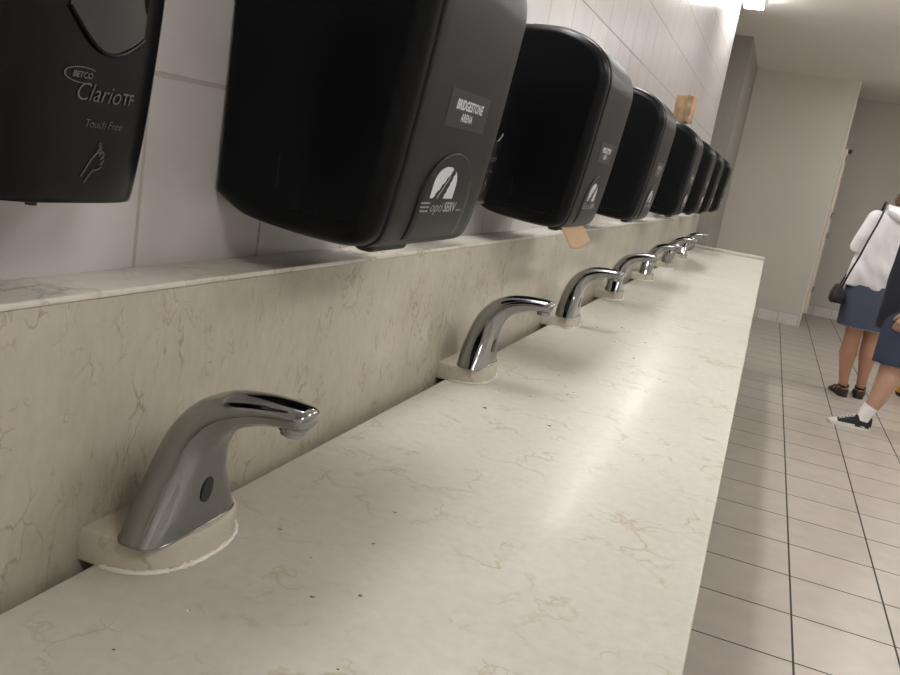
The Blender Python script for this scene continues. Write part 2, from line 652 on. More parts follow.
# ------------------------------------------------------------------ paper towel dispensers
# side profile, survey units: x, z
PROF = [(-1.306, -.262), (-1.165, -.28), (-1.05, -.287), (-.985, -.284), (-.94, -.268), (-.917, -.235), (-.897, -.14),
        (-.871, .066), (-.853, .25), (-.842, .37), (-.840, .42), (-.852, .48), (-.890, .54), (-.96, .592), (-1.06, .627), (-1.16, .636)]
DZ = -.287


def prof_dense():
    p = smooth_path([(-1.387, -.222)] + PROF + [(-1.387, .628)], 5)
    return [((x + 1.387) * S, (z - DZ) * S) for x, z in p]


def offset_poly(p, d_):
    out = []
    n = len(p)
    for i in range(n):
        a, b = Vector(p[max(i - 1, 0)]), Vector(p[min(i + 1, n - 1)])
        t = (b - a).normalized()
        nn = Vector((t.y, -t.x))
        q = Vector(p[i]) + nn * d_
        out.append((max(0, q.x), q.y))
    return out


DW = .390 * S
BULGE = .010 * S                    # half width


def frontx(z):                  # metres, local
    p = prof_dense()
    best = None
    for (x0, z0), (x1, z1) in zip(p, p[1:]):
        if min(z0, z1) <= z <= max(z0, z1) and x0 > .12:
            t = (z - z0) / (z1 - z0 + 1e-9)
            best = x0 + (x1 - x0) * t
            break
    return best if best is not None else .2


FXT = [(z / 500, frontx(z / 500)) for z in range(0, 190)]


def fx(z, y=0.):
    return bul(interp(FXT, z), y, z)


def bul(x, y, z=.1):
    """bow of the front across its width"""
    k = max(0, min(1, (x - .10) / .09))
    return x + BULGE * (1 - min(1, (y / DW) ** 2)) * k * k * (3 - 2 * k)


def make_dispenser(label, yc):
    t = thing('towel_dispenser', label, 'paper towel dispenser', W(-1.387, yc, DZ), 'black paper towel dispensers along the wall')
    P = prof_dense()
    secs = []
    R = .020
    ys = [(-DW, -R)] + [(-DW + R - R * math.cos(a), -R + R * math.sin(a)) for a in [math.pi / 2 * k / 7 for k in range(1, 8)]]
    ys += [(-DW + R + (2 * DW - 2 * R) * k / 12, 0) for k in range(1, 12)]
    ys += [(-y, d_) for y, d_ in reversed(ys[:8])]
    for y, d_ in ys:
        secs.append([(bul(x, y), y, z) for x, z in offset_poly(P, d_)])
    MB().loft(secs).build('cover', M['black'], t, angle=50)
    # front panel: a strip of the same curve, slightly proud, running up the front and over the top
    Q = P[23:len(P) - 3]
    I = offset_poly(Q, -.004)
    yb = .1315
    mb = MB()
    secs = []
    rows = [(-yb, .0002), (-yb + .0015, .0020), (-yb + .004, .0026)]
    rows += [(-yb + .004 + (2 * yb - .008) * k / 12, .0026) for k in range(1, 12)]
    rows += [(-y, d_) for y, d_ in reversed(rows[:3])]
    for y, d_ in rows:
        secs.append([(bul(x, y), y, z) for x, z in offset_poly(Q, d_)] + [(bul(x, y), y, z) for x, z in reversed(I)])
    fp = mb.loft(secs).build('front_panel', M['panel'], t, angle=40)
    E0 = .0026

    def on(u, v, off):
        return (fx(v, u) + off, u, v)
    # arched badge panel low on the front
    za, zb, hw = .010, .112, .080
    arch = [(-hw, za)] + [(-hw * math.cos(a), zb - .055 + .055 * math.sin(a)) for a in [math.pi * k / 28 for k in range(29)]] + [(hw, za)]
    fine = []
    for (u0, v0), (u1, v1) in zip(arch, arch[1:] + arch[:1]):
        k = max(1, int(math.hypot(u1 - u0, v1 - v0) / .008))
        fine += [(u0 + (u1 - u0) * j / k, v0 + (v1 - v0) * j / k) for j in range(k)]
    cu, cv = 0, (za + zb) / 2

    def shrink(f_):
        return [(cu + (u - cu) * f_, cv + (v - cv) * f_) for u, v in fine]
    m2 = MB()
    m2.loft([[on(u, v, off) for u, v in shrink(f_)] for f_, off in ((1.0, E0 - .0005), (.985, E0 + .0020), (.96, E0 + .0028), (.8, E0 + .0028), (.6, E0 + .0028),
                                                                 (.4, E0 + .0028), (.2, E0 + .0028), (.02, E0 + .0028))])
    bp = m2.build('badge_panel', M['panel'], fp, angle=25)
    E1 = E0 + .0032
    # arched emblem cut by a diagonal road
    m3 = MB()
    ez, eu = .077, -.019

    def strip(Lc, Rc):
        m3.loft([[on(eu + a[0], ez + a[1], E1), on(eu + b[0], ez + b[1], E1)] for a, b in zip(Lc, Rc)], cap=False, closed=False)

    def archx(v):
        return .035 * math.sqrt(max(0, 1 - max(0, (v + .004) / .0225) ** 2.3))
    L1, R1, L2, R2, L3, R3 = [], [], [], [], [], []
    for k in range(15):
        v = -.018 + .036 * k / 14
        w_ = archx(v)
        a0 = -.027 + (v + .018) * 1.25 + .0016 * math.sin(k * 1.9)
        a1 = .004 + (v + .018) * .62 + .0016 * math.sin(k * 2.3 + 1)
        L1.append((-w_, v)); R1.append((max(-w_, min(w_, a0)), v))
        L2.append((max(-w_, min(w_, a1)), v)); R2.append((w_, v))
        if k < 11:
            c = a0 * .55 + a1 * .45
            L3.append((c - .0022, v)); R3.append((c - .0004, v))
    strip(L1, R1); strip(L2, R2); strip(L3, R3)
    m3.build('emblem', M['ink'], bp)
    tx = MB()

    def put(s_, size, shear, bold, u, v, width, hk, off):
        vs_, fs = text2d(s_, size, shear, bold)
        lo, hi = min(q[0] for q in vs_), max(q[0] for q in vs_)
        k = width / (hi - lo)
        tx.add([on(u + (a - (lo + hi) / 2) * k, v + b * hk, off) for a, b in vs_], fs)
    put('opti', .0165, .2, -.0001, -.0235, .0485, .036, 1, E1)
    put('SERV', .0155, .1, .0004, .0185, .0485, .041, 1, E1)
    for k, l in enumerate((.040, .050, .062)):
        v, u1 = .0535 - k * .0046, -.047
        for j in range(8):
            a = u1 - l + l * j / 8
            b = a + l / 9.5
            if a < -hw * .95:
                continue
            tx.add([on(a, v - .0009, E1), on(b, v - .0009, E1), on(b, v + .0009, E1), on(a, v + .0009, E1)], [(0, 1, 2, 3)])
    tx.add([on(.043, .0445, E1), on(.060, .0445, E1), on(.060, .0458, E1), on(.043, .0458, E1)], [(0, 1, 2, 3)])
    tx.build('lettering', M['ink3'], bp)
    # name sticker
    zc = .158
    secs = []
    for k in range(7):
        v = zc - .020 + .040 * k / 6
        us = [-.066 + .132 * j / 10 for j in range(11)]
        secs.append([on(u, v, E0 - .0004) for u in us] + [on(u * .992, v, E0 + .0005) for u in reversed(us)])
    so = MB().loft(secs).build('name_sticker', M['sticker'], fp)
    tx = MB()
    put('BRIDGESTONE', .0135, .12, .0005, 0, zc + .0045, .088, 1.05, E0 + .0008)
    put('ARENA', .0115, .1, .0003, -.004, zc - .0085, .038, 1.05, E0 + .0008)
    tx.build('lettering', M['ink'], so)
    MB().box((.146, -.104, -.007), (.170, -.006, .010)).build('paper_chute', M['rub'], t, bevel=.007, seg=3)
    MB().box((.075, -DW - .0004, .045), (.0765, -DW + .004, .080)).build('latch_slot', M['rub'], t, False)
    return t


DY = [2.385, 4.53, 6.73, 9.475, 11.685, 13.545, 15.9]
d0 = make_dispenser('nearest and largest black towel dispenser, its top cut off by the frame', DY[0])
DLb = ['', 'second nearest black towel dispenser, with a brown paper towel hanging below it', 'third nearest black towel dispenser along the tile wall',
       'fourth nearest black towel dispenser, with brown paper standing on top', 'fifth nearest black towel dispenser along the tile wall',
       'second from last black towel dispenser along the tile wall', 'farthest black towel dispenser, last of the row']
for i in range(1, 7):
    dup(d0, W(-1.387, DY[i], DZ), DLb[i])


# ------------------------------------------------------------------ soap dispensers
def make_soap(label, yc):
    t = thing('soap_dispenser', label, 'soap dispenser', W(-1.387, yc, -.205), 'black soap dispensers on the wall')
    # (z, half width, depth) metres
    key = [(0, .0745, .094, 1), (.006, .0765, .097, 1), (.05, .0785, .103, 1), (.10, .080, .107, 1), (.16, .081, .110, 1), (.21, .080, .108, 1), (.245, .074, .098, 1), (.258, .064, .085, 1)]

    def sec(z, w, dp):
        pts = []
        n = 40
        for j in range(n + 1):
            an = -math.pi / 2 + math.pi * j / n
            c, s_ = max(0, math.cos(an)), math.sin(an)
            y = w * math.copysign(abs(s_) ** .55, s_)
            x = dp * c ** .34
            pts.append((x, y, z))
        return pts
    kk = smooth_path(key, 3)
    MB().loft([sec(z, w, dp) for z, w, dp, _ in kk]).build('housing', M['soap'], t, angle=50)
    dpt = [(k[0], k[2]) for k in key]
    wt = [(k[0], k[1]) for k in key]

    def surf(u, v, off=.0008):
        w = interp(wt, v)
        s_ = min(.999, abs(u) / w)
        sn = s_ ** (1 / .55)
        return (interp(dpt, v) * math.cos(math.asin(sn)) ** .34 + off, u, v)
    # refill window: arched smoked pane with a curved lower rim
    m = MB()
    secs = []
    for k in range(13):
        u = -.037 + .072 * k / 12
        zb = .130 - .020 * math.sin(math.pi * min(1, max(0, (k / 12)))) ** 1.0 * (1 if k < 8 else 1) - .010 * k / 12
        zt = .20 + .03 * math.sin(math.pi * k / 12)
        secs.append([surf(u, zb + (zt - zb) * j / 10, .0012 + .0035 * math.sin(math.pi * j / 10) * math.sin(math.pi * k / 12)) for j in range(11)])
    m.loft(secs, cap=False, closed=False)
    m.build('refill_window', M['window'], t)
    rim = [secs[k][0] for k in range(13)]
    MB().tube([Vector(p) + Vector((.0006, 0, 0)) for p in rim], .0013, 8).build('window_rim', M['soap'], t)
    tx = MB()

    def put(s_, size, sh, bold, u, v, width, rise=0.):
        vs, fs = text2d(s_, size, sh, bold)
        w0 = max(q[0] for q in vs) - min(q[0] for q in vs)
        k = width / w0
        tx.add([surf(u + a * k, v + b * k + rise * a, .0010) for a, b in vs], fs)
    put('BETCO', .007, .2, .0002, -.020, .0885, .018)
    # swoosh around the small word
    n = 18
    o_, i_ = [], []
    for j in range(n):
        an = math.pi * .25 + 1.35 * math.pi * j / (n - 1)
        o_.append((-.020 + .0160 * math.cos(an), .0885 + .0055 * math.sin(an)))
        i_.append((-.0195 + .0154 * math.cos(an), .0885 + .0049 * math.sin(an)))
    tx.loft([[surf(*a, .0010), surf(*b, .0010)] for a, b in zip(o_, i_)], cap=False, closed=False)
    put('Clario', .014, .3, -.0001, -.003, .0775, .042)
    put('TF', .009, .1, .0001, .0265, .0765, .012)
    put('Touch Free', .009, .3, -.0001, .006, .0570, .036)
    tx.build('lettering', M['ink2'], t)
    hd = MB()

    def stroke(pts, r=.0005):
        hd.tube([surf(u, v, .0008) for u, v in pts], r, 6)
    ox, oz = .003, .020
    hand = [(-.010, 0), (-.006, .006), (-.003, .011), (.001, .0145), (.0045, .0175), (.0062, .0160), (.0040, .0130), (.0075, .0160), (.0088, .0140), (.0055, .0105),
            (.0088, .0125), (.0094, .0102), (.0060, .0075), (.0085, .0085), (.0082, .0062), (.0045, .0045), (.0005, .0040), (-.003, .0005), (-.006, -.004)]
    stroke([(ox + a, oz + b * 1.15) for a, b in hand])
    for (u, v, r) in ((.003, .0300, .0011), (.0045, .0275, .0008), (.0028, .0255, .0013), (.0048, .0235, .0008)):
        stroke([(ox + u + r * math.cos(a), oz + v - .007 + r * 1.3 * math.sin(a)) for a in [2 * math.pi * k / 10 for k in range(11)]], .0003)
    hd.build('hand_symbol', M['ink2'], t)
    MB().tube([(.062, -.012, .002), (.062, -.012, -.007)], [.005, .004], 14).build('nozzle', M['rub'], t)
    return t


s0 = make_soap('nearest black soap dispenser, at the left edge beside the nearest towel dispenser', 1.262)
dup(s0, W(-1.387, 3.50, -.205), 'black soap dispenser showing as a narrow strip between first and second towel dispensers')


# ------------------------------------------------------------------ loose paper towels
def sheet(name, label, grid, m):
    """grid[i][j] of points; a thin solid sheet"""
    n, k = len(grid), len(grid[0])
    mb = MB()
    top = [p for r in grid for p in r]
    fs = [(i * k + j, i * k + j + 1, (i + 1) * k + j + 1, (i + 1) * k + j) for i in range(n - 1) for j in range(k - 1)]
    mb.add(top, fs)
    o = mb.build(name, m, angle=80)
    sm = o.modifiers.new('s', 'SOLIDIFY')
    sm.thickness = .0008
    return tag(o, label, 'paper towel')


g = []
for i in range(13):
    r = []
    for j in range(9):
        a, b = i / 12, j / 8
        y = 4.24 + .52 * a + .20 * b
        z = -.268 - (.118 + .012 * math.sin(a * 5)) * b
        x = -.948 + .012 * math.sin(a * 3) * b + .03 * b
        r.append(W(x, y, z))
    g.append(r)
sheet('paper_towel', 'torn brown paper towel hanging out under the second nearest dispenser', g, M['paper'])
for q, (xa, xb, yy, zt, lab) in enumerate(((-1.175, -1.005, 9.42, .925, 'folded brown paper towel standing left on top of the fourth dispenser'),
                                           (-1.06, -.955, 9.30, .925, 'crumpled brown paper towel standing right on top of the fourth dispenser'))):
    g = []
    for i in range(13):
        r = []
        for j in range(11):
            a, b = i / 12, j / 10
            x = xa + (xb - xa) * a + (.02 * mnoise.noise((b * 4, q * 3., 0)) if (i == 0 and q == 1) else 0)
            z = .641 + (zt - .641) * b - .02 * a * b * q - (.45 * max(0, x + 1.05) ** 2 - .0 if False else 0)
            z = max(z, interp([(-1.2, .641), (-1.05, .634), (-.93, .602)], x) + (.004 if b == 0 else .004 + .2 * b * .0))
            y = yy + .05 * math.sin(a * 4 + q * 2) * (1 - .3 * b) + .02 * mnoise.noise((a * 3, b * 3, q * 7.)) * (1 + q)
            r.append(W(x, y, z))
        g.append(r)
    sheet('paper_towel', lab, g, M['paper'])

# ------------------------------------------------------------------ water drops left on the counter
mb = MB()
for k in range(55):
    i = random.choice([0, 0, 1, 1, 2, 2, 3, 3, 4, 5, 6])
    x = random.uniform(-1.0, -.55)
    y = FY[i] + random.gauss(.1, .33)
    r = random.uniform(.0010, .0030)
    p = W(x, y, -1.0)
    secs = []
    for ph in (0, .35, .7, 1.05, 1.4):
        secs.append([p + Vector((r * math.cos(ph) * math.cos(a) * 1.3, r * math.cos(ph) * math.sin(a), r * .42 * math.sin(ph) + .0001)) for a in [2 * math.pi * j / 10 for j in range(10)]])
    mb.loft(secs)
dr = mb.build('water_drops', M['water'])
tag(dr, 'clear water drops splashed over the marble counter', 'water drops', kind='stuff')

# ------------------------------------------------------------------ ceiling lights and unseen fill panels
LN = 6
ln0 = None
Ls = 1.22
for i, yc in enumerate((6.93 - Ls / 2, 4.15, 1.75)):
    lab = ['light strip above the far end of the tile wall, showing at the top edge', 'middle light strip above the tile wall and the black dispensers', 'light strip nearest the back wall, above the tile wall'][i]
    if ln0 is None:
        t = thing('ceiling_light', lab, 'ceiling light', (-1.148 * S, yc, CEIL), 'strip lights along the tile wall')
        hl = Ls / 2 - .003
        MB().box((-.072, -hl, -.035), (-.066, hl, 0)).box((.066, -hl, -.035), (.072, hl, 0)).box((-.066, -hl, -.035), (.066, -hl + .006, 0)).box((-.066, hl - .006, -.035), (.066, hl, 0)).build('frame', M['housing'], t, False)
        MB().box((-.066, -hl + .006, -.055), (.066, hl - .006, -.004)).build('diffuser', M['lens'], t, False)
        ln0 = t
    else:
        dup(ln0, (-1.148 * S, yc, CEIL), lab)
p0 = None  # unseen panels over the aisle, added to brighten floor, people and ceiling
for i, y in enumerate((-.3, 2.0, 4.3, 6.6, 9.0)):
    lab = ['unseen square fill light nearest the back wall', 'unseen second square fill light from the back wall', 'unseen middle square fill light over the aisle',
           'unseen fourth square fill light, over the people', 'unseen square fill light nearest the far partition'][i]
    if p0 is None:
        t = thing('fill_panel', lab, 'ceiling light', (1.5, y, CEIL), 'unseen square fill lights over the aisle')
        MB().box((-.30, -.30, -.02), (-.28, .30, 0)).box((.28, -.30, -.02), (.30, .30, 0)).box((-.28, -.30, -.02), (.28, -.28, 0)).box((-.28, .28, -.02), (.28, .30, 0)).build('frame', M['housing'], t, False)
        MB().box((-.28, -.28, -.075), (.28, .28, -.004)).build('diffuser', M['fill_lens'], t, False)
        p0 = t
    else:
        dup(p0, (1.5, y, CEIL), lab)

# ------------------------------------------------------------------ people
def ell(cx, cy, z, a, b, n=28, wob=0., seed=0.):
    pts = []
    for j in range(n):
        an = 2 * math.pi * j / n
        k = 1 + wob * mnoise.noise((math.cos(an) * 2.2 + seed, math.sin(an) * 2.2, z * 7 + seed))
        pts.append((cx + a * k * math.cos(an), cy + b * k * math.sin(an), z))
    return pts


def add_hand(mb, wrist, along, back, thumb_side, size=.175, curl=.5):
    """palm, four unequal bent fingers and a side thumb; along = wrist to knuckles, back = away from the palm"""
    a, b = Vector(along).normalized(), Vector(back)
    b = (b - a * b.dot(a)).normalized()
    s_ = a.cross(b).normalized() * thumb_side
    w = Vector(wrist)
    k = size / .18
    secs = []
    for d_, hw, ht in ((-.015, .024, .019), (.015, .028, .018), (.045, .037, .017), (.075, .041, .015), (.092, .040, .012), (.098, .030, .008)):
        c = w + a * d_ * k
        secs.append([c + s_ * hw * k * math.cos(t) + b * ht * k * math.sin(t) for t in [2 * math.pi * j / 16 for j in range(16)]])
    mb.loft(secs)
    for i, (off, ln) in enumerate(((.029, .068), (.010, .077), (-.010, .072), (-.028, .056))):
        p = w + s_ * off * k + a * .080 * k
        ang = .15
        pts = [p]
        rad = [.0094 * k]
        for seg, r in ((.48, .0090), (.30, .0082), (.24, .0072)):
            ang += curl * (1 + .1 * i)
            d_ = a * math.cos(ang) - b * math.sin(ang)
            p = p + d_ * (ln * seg + (.012 if seg == .48 else 0)) * k
            pts.append(p)
            rad.append(r * k)
        mb.limb(pts, rad, 10)
    p0 = w + s_ * .018 * k + a * .020 * k
    p1 = p0 + (s_ * .70 + a * .6 - b * .3).normalized() * .036 * k
    p2 = p1 + (s_ * .35 + a * .85 - b * .35).normalized() * .030 * k
    p3 = p2 + (s_ * .05 + a * .9 - b * .4).normalized() * .024 * k
    mb.limb([p0, p1, p2, p3], [.013 * k, .0115 * k, .0100 * k, .0082 * k], 10)


def add_head(mb, c, fwd, r=(.074, .094, .115)):
    """skull, jaw, nose, brow, lips and ears in the facing direction"""
    c = Vector(c)
    fw = Vector(fwd).normalized()
    up = Vector((0, 0, 1))
    sd = fw.cross(up)

    def P(s_, f_, u):
        return c + sd * s_ + fw * f_ + up * u
    secs = []
    for u, hw, fr, bk in ((.114, .012, .012, .02), (.108, .036, .035, .045), (.09, .058, .062, .075), (.06, .071, .082, .092), (.03, .075, .088, .096), (0, .074, .088, .094),
                          (-.03, .070, .088, .083), (-.06, .063, .086, .060), (-.085, .052, .082, .040), (-.105, .038, .076, .022), (-.118, .018, .062, .0)):
        q = []
        for j in range(24):
            an = 2 * math.pi * j / 24
            f_ = math.sin(an)
            q.append(P(hw * math.cos(an), fr * f_ if f_ > 0 else bk * f_, u))
        secs.append(q)
    mb.loft(secs)
    mb.limb([P(0, .086, .012), P(0, .098, -.012), P(0, .107, -.028), P(0, .096, -.036)], [.007, .009, .012, .010], 10)
    mb.limb([P(-.016, .094, -.034), P(.016, .094, -.034)], [.007, .007], 8)
    mb.limb([P(-.05, .072, .022), P(-.02, .087, .026), P(.02, .087, .026), P(.05, .072, .022)], [.006, .008, .008, .006], 8)
    mb.limb([P(-.022, .081, -.062), P(0, .089, -.060), P(.022, .081, -.062)], [.004, .006, .004], 8)
    mb.limb([P(-.018, .080, -.070), P(0, .087, -.070), P(.018, .080, -.070)], [.004, .006, .004], 8)
    for e in (-1, 1):
        mb.limb([P(e * .073, -.004, .022), P(e * .081, -.012, .010), P(e * .079, -.008, -.012), P(e * .071, .0, -.028)], [.007, .010, .009, .006], 8)
    return P


def face(P, parent):
    for e in (-1, 1):
        MB().ball(P(e * .031, .080, .004), .0095, 14, 9).build('eye', M['eye'], parent)
    m = MB()
    m.limb([P(-.021, .0845, -.066), P(0, .0915, -.0655), P(.021, .0845, -.066)], [.0022, .004, .0022], 8)
    m.build('lips', M['lip'], parent)


def foot(mb, ankle, heel, toe, w=.038):
    """bare foot from heel to toe on the floor"""
    h, t = Vector(heel), Vector(toe)
    d_ = (t - h)
    L = d_.length
    d_.normalize()
    sd = Vector((d_.y, -d_.x, 0))
    secs = []
    for f_, hw, zt in ((0, .010, .03), (.04, .024, .055), (.15, .030, .075), (.30, .029, .075), (.5, .033, .056), (.7, .040, .038), (.86, .040, .028), (.96, .030, .024), (1, .014, .018)):
        q = []
        for j in range(16):
            an = 2 * math.pi * j / 16
            z = (zt + .012) / 2 + (zt - .012) / 2 * math.sin(an)
            q.append(h + d_ * (L * f_) + sd * (hw * w / .040 * math.cos(an)) + Vector((0, 0, z)))
        secs.append(q)
    mb.loft(secs)


# --- the person in the white hoodie, walking away
wm = thing('person', 'person seen from behind in a white hooded top, denim skirt and dark sandals', 'person', W(1.95, 17.0, -3.12))
mb = MB()
mb.limb([(-.050, .01, .90), (-.056, .0, .56), (-.056, .005, .43), (-.058, -.012, .315), (-.047, -.004, .19), (-.034, .0, .09)],
        [(.078, .078), (.064, .066), (.052, .054), (.056, .060), (.037, .040), (.029, .032)], 20)
mb.limb([(.030, .02, .90), (.062, .05, .56), (.070, .06, .43), (.078, .045, .315), (.085, .055, .19), (.090, .06, .09)],
        [(.078, .078), (.064, .066), (.052, .054), (.056, .060), (.037, .040), (.029, .032)], 20)
foot(mb, None, (-.018, -.035, 0), (-.072, .192, 0))
foot(mb, None, (.086, .022, 0), (.110, .252, 0))
mb.loft([ell(-.02, .02, .80, .12, .09), ell(-.022, .02, .88, .150, .105), ell(-.015, .02, .98, .125, .085), ell(0, .02, 1.08, .118, .082), ell(.015, .02, 1.2, .135, .09),
         ell(.025, .015, 1.29, .135, .075), ell(.03, .01, 1.335, .08, .05), ell(.033, .01, 1.36, .045, .045)])
mb.limb([(.033, .01, 1.32), (.072, .015, 1.45)], [.046, .043], 18)
for e, sh, el, wr in ((-1, (-.115, .01, 1.285), (-.180, -.01, 1.065), (-.105, .20, 1.10)), (1, (.175, .01, 1.285), (.235, .0, 1.06), (.16, .20, 1.08))):
    mb.limb([sh, el, wr], [.042, .036, .025], 16)
    add_hand(mb, wr, Vector((-e * .35, .9, .15)), (0, .15, 1), e, .165, .4)
Pw = add_head(mb, (.090, .03, 1.540), (.05, 1, 0))
wb = mb.build('body', M['skin'], wm, remesh=.005, smoothing=4)
face(Pw, wb)
mb = MB()
tors = [(-.030, .790, .176, .118), (-.028, .83, .180, .124), (-.022, .92, .172, .120), (-.008, 1.02, .163, .114), (.008, 1.13, .160, .112), (.022, 1.22, .160, .108),
        (.028, 1.285, .148, .092), (.032, 1.33, .105, .075), (.034, 1.365, .068, .062)]
mb.loft([[(px * 1 + .010 * mnoise.noise((px * 9, py * 9, pz * 5 + px * 8)), py + .016 * mnoise.noise((px * 16 + pz * 6, 4., pz * 7)), pz) for px, py, pz in ell(x, .012, z, a, b, 60, .07, 3.)]
         for x, z, a, b in smooth_path(tors, 7)])
for sh, el, wr in (((-.105, .01, 1.275), (-.180, -.012, 1.060), (-.110, .19, 1.10)), ((.165, .01, 1.275), (.240, .0, 1.055), (.165, .19, 1.08))):
    s1, e1, w1 = Vector(sh), Vector(el), Vector(wr)
    pts = [s1, s1.lerp(e1, .35), s1.lerp(e1, .7), e1, e1.lerp(w1, .35), e1.lerp(w1, .7), w1]
    mb.limb(pts, [.060, .056, .055, .050, .047, .044, .040], 18)
mb.limb([(-.045, -.020, 1.365), (-.03, -.085, 1.335), (.033, -.118, 1.305), (.095, -.085, 1.335), (.110, -.020, 1.365)], [.022, .030, .036, .030, .022], 14)
mb.limb([(-.03, -.06, 1.36), (.034, -.085, 1.345), (.098, -.06, 1.36)], [.022, .03, .022], 12)
mb.build('hooded_top', M['hoodie'], wm, remesh=.007, smoothing=5)
mb = MB()
sk = [(-.028, .512, .150, .125), (-.028, .517, .154, .129), (-.028, .62, .156, .131), (-.027, .75, .158, .130), (-.025, .86, .156, .122), (-.02, .95, .135, .10)]
mb.loft([ell(x, .02, z + .010 * 0, a, b, 36, .03, 9.) for x, z, a, b in smooth_path(sk, 3)])
skirt = mb.build('denim_skirt', M['denim'], wm)
mb = MB()
rng = random.Random(3)
for j in range(150):
    an = 2 * math.pi * j / 150
    p = Vector((-.028 + .153 * math.cos(an), .02 + .128 * math.sin(an), .514))
    mb.tube([p, p + Vector((rng.uniform(-.006, .006), rng.uniform(-.006, .006), -rng.uniform(.004, .014)))], .0011, 4)
mb.build('frayed_hem', M['fray'], skirt)
for heel, toe in (((-.018, -.035, 0), (-.072, .192, 0)), ((.086, .022, 0), (.110, .252, 0))):
    h, t = Vector(heel), Vector(toe)
    d_ = (t - h).normalized()
    sd = Vector((d_.y, -d_.x, 0))
    L = (t - h).length
    so = MB()
    out = []
    for f_, hw in ((-.05, .016), (0, .030), (.12, .036), (.35, .034), (.55, .039), (.75, .046), (.92, .042), (1.03, .024)):
        out.append((f_, hw))
    ring = [h + d_ * (L * f_) + sd * hw for f_, hw in out] + [h + d_ * (L * f_) - sd * hw for f_, hw in reversed(out)]
    so.loft([[p + Vector((0, 0, z)) for p in ring] for z in (0, .022)])
    sandal = so.build('sandal', M['sandal'], wm, bevel=.004)
    st = MB()

    def band(f_, hw, top, r, lean=0.):
        pts = [h + d_ * (L * f_ + lean * math.sin(a)) + sd * hw * math.cos(a) + Vector((0, 0, .018 + top * math.sin(a))) for a in [math.pi * k / 14 for k in range(15)]]
        st.tube(pts, [(r, .0035)] * 15, 8, up=d_)
    band(.66, .043, .034, .018)
    band(.40, .037, .055, .012)
    # heel cup and ankle strap
    pts = []
    for k in range(17):
        a = math.pi * (.5 + k / 16)
        pts.append(h + d_ * (L * .17 + .052 * math.cos(a)) + sd * .036 * math.sin(a) + Vector((0, 0, .038)))
    st.tube(pts, [(.020, .004)] * 17, 8, up=Vector((0, 0, 1)))
    c = h + d_ * .045
    st.tube([c + d_ * .036 * math.cos(a) + sd * .036 * math.sin(a) + Vector((0, 0, .078 + .008 * math.cos(a))) for a in [2 * math.pi * k / 20 for k in range(21)]], [(.008, .003)] * 21, 8, up=Vector((0, 0, 1)))
    st.build('straps', M['sandal'], sandal)
mb = MB()
hd = [(.090, .02, 1.665, .02, .03), (.090, .018, 1.653, .055, .062), (.090, .01, 1.615, .080, .090), (.090, -.006, 1.56, .086, .092), (.086, -.024, 1.50, .086, .078), (.070, -.038, 1.455, .086, .058),
      (.054, -.046, 1.415, .084, .044), (.045, -.050, 1.385, .066, .030), (.04, -.05, 1.365, .03, .014)]
mb.loft([ell(x, y, z, a, b, 40, .10, 5.) for x, y, z, a, b in smooth_path(hd, 3)])
mb.build('hair', M['hair'], wm)

# --- her bag
bag = thing('shoulder_bag', 'small black shoulder bag on a thin strap at the hip of the white-topped person', 'bag', W(1.95, 17.0, -3.12) + Vector((-.228, -.005, .655)))
mb = MB()
mb.loft([[(x * w_, y * l_, z) for x, y in ((-1, -1), (1, -1), (1, 1), (-1, 1))] for z, w_, l_ in ((0, .044, .115), (.06, .042, .112), (.115, .022, .100), (.125, .012, .095))])
mb.build('pouch', M['leather'], bag, bevel=.007, seg=3)
o0 = Vector((-.228, -.005, .655))
sp = [(-.218, -.098, .765), (-.190, -.128, .90), (-.162, -.140, 1.00), (-.135, -.139, 1.12), (-.108, -.130, 1.22), (-.086, -.108, 1.315), (-.074, -.062, 1.382), (-.072, .0, 1.400), (-.074, .070, 1.365),
      (-.082, .128, 1.25), (-.082, .146, 1.12), (-.105, .152, .99), (-.175, .140, .88), (-.218, .090, .765)]
mb = MB()
mb.tube([Vector(p) - o0 for p in smooth_path(sp, 4)], [(.0065, .0028)] * (4 * 13 + 1), 8, up=(1, 0, 0))
mb.build('strap', M['leather'], bag)

# --- the person in navy, striding to the left in front
p2 = thing('person', 'person in a navy top and navy shorts striding in black canvas sneakers', 'person', W(2.1, 14.8, -3.12))
mb = MB()
mb.limb([(.055, -.085, .86), (.050, -.085, .62), (.040, -.085, .44), (.036, -.085, .33), (.006, -.085, .20), (-.030, -.085, .085)],
        [(.085, .090), (.078, .085), (.064, .068), (.062, .070), (.050, .050), (.030, .032)], 20)
mb.limb([(.065, .09, .86), (.14, .09, .64), (.22, .09, .46), (.30, .09, .36), (.40, .09, .24), (.50, .09, .14)],
        [(.085, .090), (.078, .085), (.062, .066), (.060, .064), (.046, .047), (.034, .036)], 20)
mb.limb([(-.015, -.084, .050), (-.10, -.092, .036), (-.17, -.099, .028)], [(.022, .022), (.020, .018), (.018, .011)], 12)
mb.limb([(.53, .09, .12), (.46, .09, .085), (.37, .09, .045), (.34, .09, .035)], [.030, .030, .030, .022], 12)
mb.loft([ell(.055, 0, .78, .10, .14), ell(.055, 0, .88, .112, .165), ell(.055, 0, 1.0, .10, .145), ell(.058, 0, 1.15, .11, .15), ell(.060, 0, 1.27, .10, .165), ell(.058, 0, 1.33, .07, .10), ell(.05, 0, 1.37, .05, .055)])
mb.limb([(.050, 0, 1.34), (.035, 0, 1.46)], [.052, .050], 18)
mb.limb([(.070, -.185, 1.29), (.150, -.225, 1.03), (.055, -.215, .775)], [.046, .040, .027], 16)
mb.limb([(.070, .185, 1.29), (.14, .235, 1.02), (.15, .22, .78)], [.046, .040, .027], 16)
